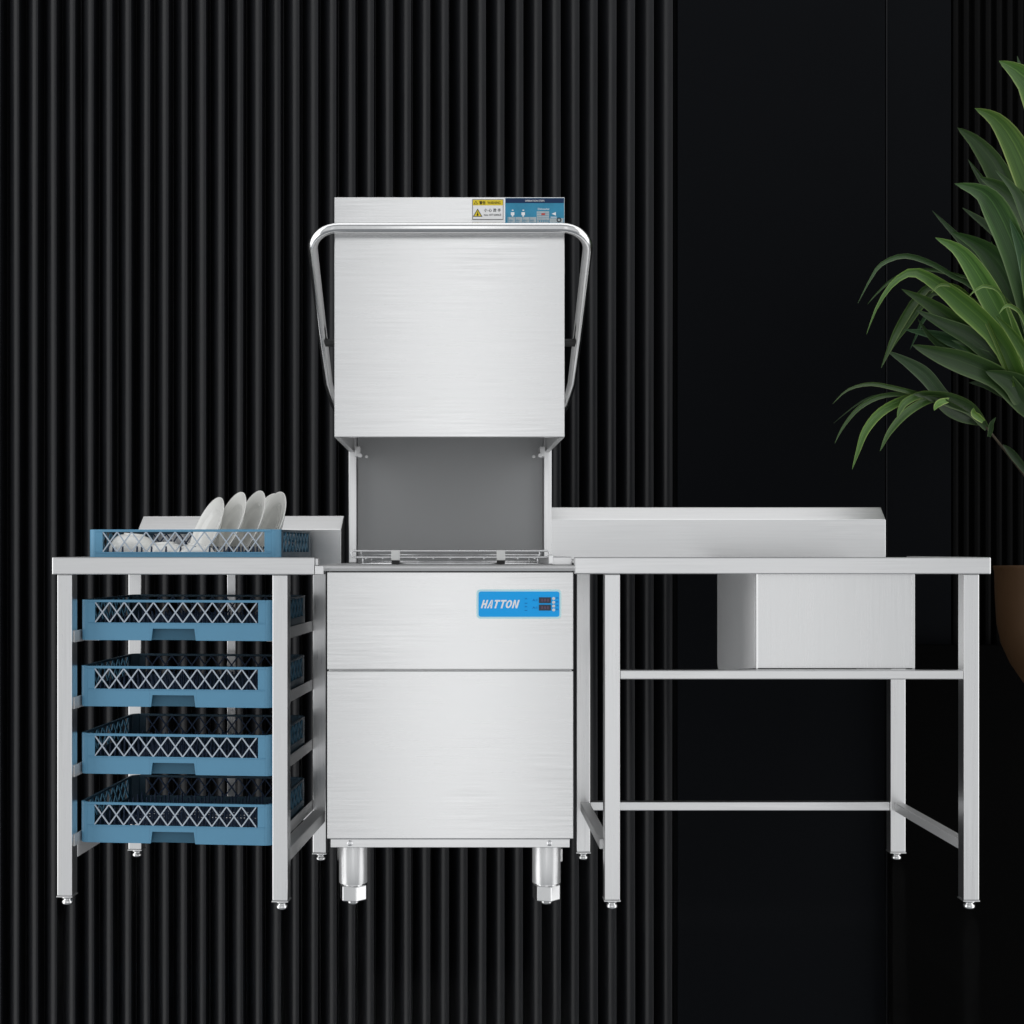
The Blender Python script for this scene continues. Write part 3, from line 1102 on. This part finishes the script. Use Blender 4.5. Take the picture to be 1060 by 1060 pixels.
pm = plate_mesh(0.098)
plates = [  # px of top, depth, lean deg, facing, label
    (232, 516.5, 0.27, 26, 'leftmost and lowest of the white plates leaning in the top rack'),
    (254.5, 511.0, 0.25, 25, 'second white plate from the left leaning in the top rack'),
    (274, 509.5, 0.25, 24, 'third white plate from the left leaning in the top rack'),
    (290, 512.5, 0.30, 24, 'white plate nested just behind the rightmost leaning plate'),
    (295, 510.5, 0.26, 23, 'rightmost white plate leaning in the top rack'),
]
for i, (tx, ty, d, lean, lab) in enumerate(plates):
    L = math.radians(lean)
    up_ = Vector((math.sin(L), 0, math.cos(L)))
    nrm = Vector((-math.cos(L), 0, math.sin(L)))
    yaw = math.radians(27 if i != 3 else 31)
    nrm = (nrm * math.cos(yaw) + Vector((0, -1, 0)) * math.sin(yaw)).normalized()
    up_ = (up_ - nrm * up_.dot(nrm)).normalized()
    side = up_.cross(nrm).normalized()
    cen = P(tx, ty, d) - up_ * 0.098
    o = bpy.data.objects.new('plate', pm)
    C.objects.link(o)
    mt = Matrix((side, up_, nrm)).transposed().to_4x4()
    mt.translation = cen
    o.matrix_world = mt
    tag(o, lab, 'plate', 'white plates in the top rack')


def bowl(x_, d, z, R, h, lab, tilt=0.0):
    bm = nb()
    pr = [(0, h), (R * 0.42, h), (R * 0.44, h - 0.004), (R * 0.47, h - 0.005)]
    for i in range(1, 9):
        a = i / 8 * PI / 2
        pr.append((R * 0.47 + (R - R * 0.47) * math.sin(a), (h - 0.005) * (math.cos(a) * 0.9 + 0.1 * (1 - i / 8))))
    pr += [(R - 0.003, 0.0)]
    for i in range(8, 0, -1):
        a = i / 8 * PI / 2
        pr.append((R * 0.44 + (R - 0.003 - R * 0.44) * math.sin(a), (h - 0.010) * (math.cos(a) * 0.9 + 0.1 * (1 - i / 8))))
    pr.append((0, h - 0.010))
    lathe(bm, pr, (0, 0, 0), Vector((0, 0, 1)), 44)
    o = obj('bowl', bm, 'plate')
    o.location = (x_, d, z)
    o.rotation_euler = (0, tilt, 0)
    tag(o, lab, 'bowl', 'upturned white bowls in the top rack')
    return o


zb_ = TOPR[0].z + 0.062
bowl(px(137, 0.25), 0.25, zb_ - 0.026, 0.066, 0.062, 'leftmost upturned white bowl showing above the top rack rim', 0.10)
bowl(px(171, 0.20), 0.20, zb_ - 0.040, 0.060, 0.052, 'upturned white bowl in the middle of the top rack', -0.05)
bowl(px(203, 0.17), 0.17, zb_ - 0.042, 0.058, 0.05, 'upturned white bowl beside the leftmost leaning plate', 0.06)

# ================================================================== PLANT
PD = 0.75
pc = Vector((px(1117, PD), PD, 0))
plant = empty('potted_plant', pc, 'leafy green plant with long blade leaves in a bronze pot', 'plant')
prz = pz(586, PD)
Rp = px(1117, PD) - px(1034, PD)
bm = nb()
pr = []
for (f, y) in ((0.22, 748), (0.34, 740), (0.50, 725), (0.66, 706), (0.80, 688), (0.905, 668), (0.955, 648), (0.975, 620), (0.985, 592)):
    pr.append((Rp * f, pz(y, PD)))
pr += [(Rp * 1.0, prz - 0.006), (Rp * 1.0, prz), (Rp * 0.94, prz), (Rp * 0.92, prz - 0.05), (0, prz - 0.052)]
pr = [(0, pz(748, PD))] + pr
lathe(bm, pr, (pc.x, pc.y, 0), seg=64)
obj('pot', bm, 'pot', plant)
bm = nb()
lathe(bm, [(0, prz - 0.025), (Rp * 0.5, prz - 0.028), (Rp * 0.915, prz - 0.034)], (pc.x, pc.y, 0), seg=32)
obj('soil', bm, 'soil', plant)
bm = nb()
zs = pz(748, PD)
lathe(bm, [(0, 0), (Rp * 0.62, 0), (Rp * 0.62, 0.012), (0.05, 0.03), (0.035, 0.06), (0.035, zs - 0.03), (0.07, zs - 0.002), (0, zs - 0.002)], (pc.x, pc.y, 0), seg=40)
obj('pot_stand', bm, 'black_rubber', plant)
hub = P(1096, 448, PD)
bm = nb()
tube(bm, [(pc.x, pc.y, prz - 0.03), (pc.x - 0.01, pc.y, prz + 0.12), (pc.x - 0.045, pc.y, prz + 0.26), hub], 0.03, 10, radii=[0.034, 0.03, 0.027, 0.024])
tube(bm, [(pc.x, pc.y, prz + 0.02), P(1080, 520, PD - 0.05), P(1060, 491, PD - 0.1), P(1040, 466, PD - 0.13), P(1024, 446, PD - 0.15), P(1014, 432, PD - 0.15), P(990, 418, PD - 0.16)], 0.005, 8,
     radii=[0.008, 0.006, 0.0042, 0.0038, 0.0036, 0.005, 0.003])
obj('trunk', bm, 'bark', plant)


def catmull(pts, n):
    out = []
    m = len(pts)
    for s in range(n + 1):
        f = s / n * (m - 1)
        i = min(int(f), m - 2)
        t = f - i
        p0, p1, p2, p3 = pts[max(i - 1, 0)], pts[i], pts[i + 1], pts[min(i + 2, m - 1)]
        out.append(0.5 * ((2 * p1) + (p2 - p0) * t + (2 * p0 - 5 * p1 + 4 * p2 - p3) * t * t + (3 * p1 - p0 - 3 * p2 + p3) * t ** 3))
    return out


def leaf(bm, pts, wmax, roll, tint, fold=0.48, base=0.6, peak=0.5, sharp=1.6, n=18):
    uvl = bm.loops.layers.uv.get('leaf_uv') or bm.loops.layers.uv.new('leaf_uv')
    cl = bm.loops.layers.float_color.get('leaf_tint') or bm.loops.layers.float_color.new('leaf_tint')
    pts = catmull([Vector(p) for p in pts], n)
    US = (-1, -0.55, 0, 0.55, 1)
    rings = []
    cam = Vector((0, -D0, HZ))
    for i, p in enumerate(pts):
        t = i / n
        a, b = pts[max(i - 1, 0)], pts[min(i + 1, n)]
        tg = (b - a).normalized()
        v = (cam - p).normalized()
        side = tg.cross(v).normalized()
        nrm = side.cross(tg).normalized()
        s2 = side * math.cos(roll) + nrm * math.sin(roll)
        n2 = nrm * math.cos(roll) - side * math.sin(roll)
        if t < peak:
            w = base + (1 - base) * math.sin(t / peak * PI / 2)
        else:
            w = max(0.0, 1 - ((t - peak) / (1 - peak)) ** sharp)
        w *= wmax * 0.5
        w = max(w, 0.0004)
        rings.append([bm.verts.new(p + s2 * (u * w) + n2 * (fold * w * (abs(u) ** 1.3) + 0.0)) for u in US])
    for i in range(n):
        for k in range(4):
            f = bm.faces.new((rings[i][k], rings[i][k + 1], rings[i + 1][k + 1], rings[i + 1][k]))
            f.smooth = True
            for lp, (uu, vv) in zip(f.loops, ((US[k], i), (US[k + 1], i), (US[k + 1], i + 1), (US[k], i + 1))):
                lp[uvl].uv = (uu * 0.5 + 0.5, vv / n + tint[0] * 7)
                lp[cl] = (*tint, 1)


def lp(bm, pxs, dr, w, tint, roll=0.2, **kw):
    """leaf through photo-pixel points; depth runs from dr[0] at the base to dr[1] at the tip"""
    m = len(pxs)
    pts = [P(x, y, dr[0] + (dr[1] - dr[0]) * (i / (m - 1))) for i, (x, y) in enumerate(pxs)]
    leaf(bm, pts, 0.86 * w * (D0 + PD) / D0 / S, roll, tint, **kw)


G = (1.0, 1.0, 1.0)
BR = (1.9, 1.95, 1.5)
DK = (0.45, 0.5, 0.48)
VD = (0.32, 0.36, 0.36)
BL = (0.9, 1.05, 1.5)
GY = (0.8, 0.75, 1.1)
bm = nb()
H_ = (1096, 445)
# back layer
lp(bm, [H_, (1075, 330), (1060, 250), (1030, 205), (1002, 165)], (0.8, 0.95), 20, DK, 0.4)
lp(bm, [H_, (1080, 330), (1058, 265), (1030, 240), (996, 215)], (0.8, 0.95), 20, DK, -0.3)
lp(bm, [H_, (1068, 355), (1040, 300), (1005, 258), (965, 218)], (0.8, 0.9), 18, GY, 0.5)
lp(bm, [H_, (1075, 340), (1062, 245), (1035, 180), (1012, 148), (991, 132)], (0.78, 0.86), 30, (0.62, 0.66, 0.6), 0.25)
lp(bm, [H_, (1095, 300), (1085, 200), (1070, 120), (1053, 58)], (0.82, 0.95), 26, GY, 0.3)
lp(bm, [H_, (1095, 330), (1082, 235), (1058, 165), (1034, 126), (1009, 112)], (0.74, 0.66), 33, (1.6, 1.5, 1.1), 0.15)
lp(bm, [H_, (1105, 320), (1100, 190), (1075, 100), (1055, 75), (1034, 63)], (0.74, 0.62), 38, (1.7, 1.7, 1.3), 0.1)
lp(bm, [H_, (1095, 340), (1090, 270), (1065, 222), (1040, 198), (1013, 183)], (0.72, 0.70), 34, (0.55, 0.62, 0.5), -0.15)
lp(bm, [H_, (1082, 380), (1068, 320), (1052, 262), (1033, 218), (1016, 198), (988, 190)], (0.70, 0.58), 31, (1.0, 1.1, 1.1), 0.2, peak=0.62)
lp(bm, [H_, (1088, 380), (1078, 330), (1062, 268), (1045, 226)], (0.66, 0.60), 24, BL, 0.5)
lp(bm, [H_, (1075, 370), (1055, 310), (1032, 270), (1012, 252), (985, 240)], (0.70, 0.72), 30, (0.62, 0.75, 0.65), 0.3)
lp(bm, [H_, (1066, 395), (1040, 335), (1015, 288), (993, 259), (968, 246)], (0.66, 0.54), 26, BR, 0.12)
lp(bm, [H_, (1070, 400), (1045, 372), (1010, 360), (970, 347), (936, 341)], (0.75, 0.7), 21, BL, 0.15)
lp(bm, [H_, (1065, 408), (1038, 378), (1005, 346), (965, 316), (933, 299)], (0.70, 0.60), 27, (0.60, 0.66, 0.45), 0.2)
lp(bm, [H_, (1068, 412), (1040, 380), (1008, 352), (975, 335), (948, 321)], (0.68, 0.60), 24, DK, -0.2)
lp(bm, [H_, (1060, 400), (1036, 352), (1002, 318), (972, 294), (946, 281), (925, 292), (908, 317), (897, 346)], (0.66, 0.45), 25, (1.55, 1.6, 1.0), 0.3, peak=0.42, sharp=0.55)
lp(bm, [H_, (1064, 422), (1035, 392), (1000, 376), (970, 366), (944, 357)], (0.66, 0.58), 27, (0.5, 0.56, 0.45), 0.1, peak=0.6)
lp(bm, [(1100, 470), (1070, 418), (1050, 396), (1020, 384)], (0.66, 0.6), 34, (0.48, 0.55, 0.45), 0.2)
lp(bm, [H_, (1080, 415), (1048, 408), (1022, 398), (1003, 396)], (0.85, 0.95), 16, VD, 0.2)
lp(bm, [H_, (1085, 350), (1070, 290), (1056, 250), (1047, 225)], (0.72, 0.66), 20, DK, 0.5)
lp(bm, [H_, (1075, 385), (1056, 345), (1036, 312), (1018, 292)], (0.74, 0.70), 20, (0.7, 0.8, 0.6), -0.4)
lp(bm, [H_, (1072, 395), (1052, 360), (1028, 330), (1004, 306)], (0.72, 0.66), 18, (0.9, 0.95, 0.6), 0.5)
lp(bm, [H_, (1066, 405), (1040, 382), (1012, 366), (985, 352)], (0.70, 0.62), 18, (0.5, 0.62, 0.5), -0.4)
lp(bm, [H_, (1062, 412), (1030, 392), (1000, 372), (968, 352), (950, 330)], (0.73, 0.66), 15, (0.42, 0.5, 0.4), 0.6)
lp(bm, [H_, (1092, 300), (1080, 225), (1066, 178), (1052, 150)], (0.78, 0.75), 20, DK, 0.5)
lp(bm, [H_, (1090, 320), (1075, 260), (1060, 220), (1048, 196), (1030, 176)], (0.70, 0.62), 18, (0.5, 0.6, 0.45), -0.5)
lp(bm, [H_, (1084, 360), (1072, 320), (1064, 290), (1058, 262)], (0.60, 0.54), 17, (1.1, 1.2, 0.9), 0.5)
lp(bm, [H_, (1080, 400), (1066, 372), (1048, 345), (1030, 326)], (0.60, 0.54), 15, (1.25, 1.3, 0.8), 0.4)
rl = random.Random(11)
for k in range(16):
    tx = rl.uniform(985, 1058)
    ty = rl.uniform(150, 372)
    if ty < 150 + (1060 - tx) * 1.6:
        ty = 150 + (1060 - tx) * 1.6 + rl.uniform(10, 60)
    mx_, my_ = 0.5 * (H_[0] + tx) + rl.uniform(-4, 10), 0.5 * (H_[1] + ty) - rl.uniform(4, 22)
    dd_ = rl.uniform(0.70, 0.95)
    lp(bm, [H_, (0.75 * H_[0] + 0.25 * tx, 0.75 * H_[1] + 0.25 * ty - 6), (mx_, my_), (0.22 * H_[0] + 0.78 * tx, 0.22 * H_[1] + 0.78 * ty - 8), (tx, ty)], (dd_, dd_ + rl.uniform(-0.08, 0.1)), rl.uniform(12, 20),
       rl.choice((DK, VD, (0.6, 0.7, 0.5), (0.8, 0.95, 0.7))), rl.uniform(-0.6, 0.6))
# thin arching blades
lp(bm, [(1060, 400), (1020, 310), (985, 284), (960, 270), (935, 264), (912, 273), (900, 290), (888, 314)], (0.72, 0.6), 7.0, (1.2, 1.15, 1.5), 0.5, fold=0.6)
lp(bm, [(1060, 400), (1015, 300), (980, 282), (950, 279), (925, 288), (908, 303), (898, 315)], (0.78, 0.7), 4.6, G, 0.5, fold=0.6)
lp(bm, [(1050, 400), (1000, 318), (968, 295), (950, 306), (935, 328), (925, 347), (918, 365), (912, 381)], (0.72, 0.62), 13, (0.9, 0.85, 0.8), 0.7, peak=0.55)
lp(bm, [(1050, 400), (1005, 330), (972, 302), (955, 314), (940, 335), (928, 352), (919, 368)], (0.76, 0.7), 8, (0.8, 0.85, 0.6), 0.4)
lp(bm, [(1050, 410), (990, 345), (965, 325), (955, 332), (948, 348), (942, 362)], (0.80, 0.85), 5, BL, 0.4)
lp(bm, [(1050, 400), (1020, 330), (996, 300), (975, 294), (964, 303)], (0.62, 0.5), 6, (1.7, 1.5, 1.0), 0.6)
lp(bm, [(1060, 380), (1040, 310), (1022, 296), (1010, 300), (1003, 307)], (0.58, 0.5), 4, (2.4, 2.1, 1.7), 0.5)
lp(bm, [(1075, 380), (1060, 330), (1048, 317), (1040, 317), (1034, 325)], (0.56, 0.5), 5, (2.6, 2.2, 1.9), 0.5)
# the rest of the crown, beyond the right edge of the picture
for k in range(22):
    az = math.radians(random.uniform(-100, 100))
    el = math.radians(random.uniform(8, 75))
    L_ = random.uniform(0.4, 0.75)
    dr_ = Vector((math.cos(az) * math.cos(el), math.sin(az) * math.cos(el) * 0.8, math.sin(el)))
    p3 = [hub, hub + dr_ * L_ * 0.35, hub + dr_ * L_ * 0.7 + Vector((0, 0, 0.01)), hub + dr_ * L_ + Vector((dr_.x * 0.08, dr_.y * 0.08, -0.10 * L_ * math.cos(el)))]
    if min(q.x for q in p3[1:]) < px(1072, PD):
        continue
    leaf(bm, p3, random.uniform(0.06, 0.09), random.uniform(-0.5, 0.5), random.choice((G, DK, BL, BR)))
obj('foliage', bm, 'leaf', plant)

bm = nb()
q0, q1 = 0.60, 0.52
lp(bm, [(1022, 444), (1006, 424), (985, 414), (962, 409), (945, 408)], (q0, q1), 17, (0.45, 0.5, 0.35), 0.2, base=0.35)
lp(bm, [(1018, 438), (1000, 432), (985, 424), (970, 414), (955, 410)], (q0 + 0.02, q1), 16, (0.3, 0.36, 0.25), 0.1, base=0.35)
lp(bm, [(1000, 420), (985, 412), (955, 408), (930, 402), (902, 397), (878, 403), (862, 418)], (q0, 0.45), 6, (0.9, 0.85, 0.75), 0.5, fold=0.5)
lp(bm, [(990, 415), (975, 410), (940, 406), (905, 410), (885, 420), (863, 438)], (q0, 0.7), 3.2, DK, 0.4)
lp(bm, [(985, 414), (950, 408), (915, 409), (890, 421), (873, 441), (864, 459)], (q0, 0.48), 6, (0.85, 0.85, 0.8), 0.5, fold=0.5)
lp(bm, [(985, 413), (960, 408), (933, 414), (910, 427), (895, 446), (888, 466), (882, 486)], (q0, 0.46), 11, (1.6, 1.6, 1.0), 0.4, fold=0.5)
lp(bm, [(990, 416), (966, 412), (940, 425), (921, 446), (911, 467)], (q0 - 0.02, 0.5), 10, (1.0, 1.05, 0.75), 0.35, fold=0.5)
lp(bm, [(980, 411), (958, 407), (938, 415), (931, 425), (929, 434)], (q0 - 0.03, 0.5), 9, (1.3, 1.3, 0.85), 0.35, fold=0.5)
lp(bm, [(985, 416), (974, 407), (958, 388), (940, 375), (918, 363)], (q0 + 0.01, 0.66), 17, GY, 0.15, fold=0.5, base=0.7)
lp(bm, [(982, 414), (974, 416), (969, 420), (967, 425)], (q0 - 0.05, 0.5), 8, (3.0, 2.6, 2.2), 0.2, n=8)
lp(bm, [(1018, 436), (1012, 431), (1008, 427), (1008, 422)], (q0 - 0.05, 0.52), 8, (2.8, 2.4, 1.8), 0.2, n=8)
lp(bm, [(1024, 452), (1026, 444), (1027, 438), (1031, 432)], (q0 - 0.03, 0.52), 6, (0.7, 0.7, 0.8), 0.2, n=8)
lp(bm, [(1068, 495), (1055, 478), (1045, 466), (1038, 460)], (q0 + 0.02, 0.6), 9, VD, 0.2, n=8)
obj('sprig', bm, 'leaf', plant)

# ================================================================== LIGHTS
world = bpy.data.worlds.new('World')
bpy.context.scene.world = world
world.use_nodes = True
wn = world.node_tree
bg = wn.nodes['Background']
bg.inputs[0].default_value = (0.9, 0.95, 1.0, 1)
bg.inputs[1].default_value = 0.22


def area(name, loc, target, sx, sy, power, col=(1, 1, 1)):
    la = bpy.data.lights.new(name, 'AREA')
    la.shape = 'RECTANGLE'
    la.size, la.size_y = sx, sy
    la.energy = power
    la.color = col
    o = bpy.data.objects.new(name, la)
    C.objects.link(o)
    o.location = loc
    o.rotation_euler = (Vector(target) - Vector(loc)).to_track_quat('-Z', 'Y').to_euler()
    return o


def softbox(name, loc, target, sx, sy, radiance, col=(1, 1, 1)):
    return area(name, loc, target, sx, sy, radiance * PI * sx * sy, col)


softbox('studio_softbox', (0.0, -6.0, 1.2), (0, 0, 1.2), 15.0, 10.0, 0.36)
softbox('right_strip', (2.25, -5.7, 0.9), (2.25, 0, 0.9), 0.8, 5.0, 0.42)  # added unseen lamp, lays a bright band on the sink front
softbox('left_strip', (-2.6, -5.7, 0.3), (-2.6, 0, 0.3), 0.7, 4.0, 0.25)  # added unseen lamp, brightens the left table legs
softbox('key_softbox', (0.05, -5.6, 1.3), (0.05, 0, 1.3), 1.05, 6.0, 0.72)
softbox('overhead_softbox', (0.0, -0.15, 4.4), (0, -0.15, 0), 7.0, 3.0, 1.0)
softbox('left_softbox', (-4.4, -0.9, 0.7), (0, -0.7, 0.7), 3.6, 9.0, 1.7)
softbox('right_softbox', (4.6, -1.2, 0.7), (0, -1.0, 0.7), 3.6, 9.0, 1.3)

# ================================================================== CAMERA
cam = bpy.data.cameras.new('camera')
co = bpy.data.objects.new('camera', cam)
C.objects.link(co)
co.location = (0, -D0, HZ)
co.rotation_euler = (PI / 2, 0, 0)
cam.sensor_width = 36
cam.lens = 36 * D0 / (1060 / S)
cam.shift_x = (530 - VX) / 1060
cam.shift_y = -(530 - VY) / 1060
cam.clip_end = 100
sc = bpy.context.scene
sc.camera = co
sc.view_settings.view_transform = 'Standard'
sc.view_settings.look = 'None'
sc.view_settings.exposure = 0
sc.view_settings.gamma = 1
sc.view_settings.use_curve_mapping = False
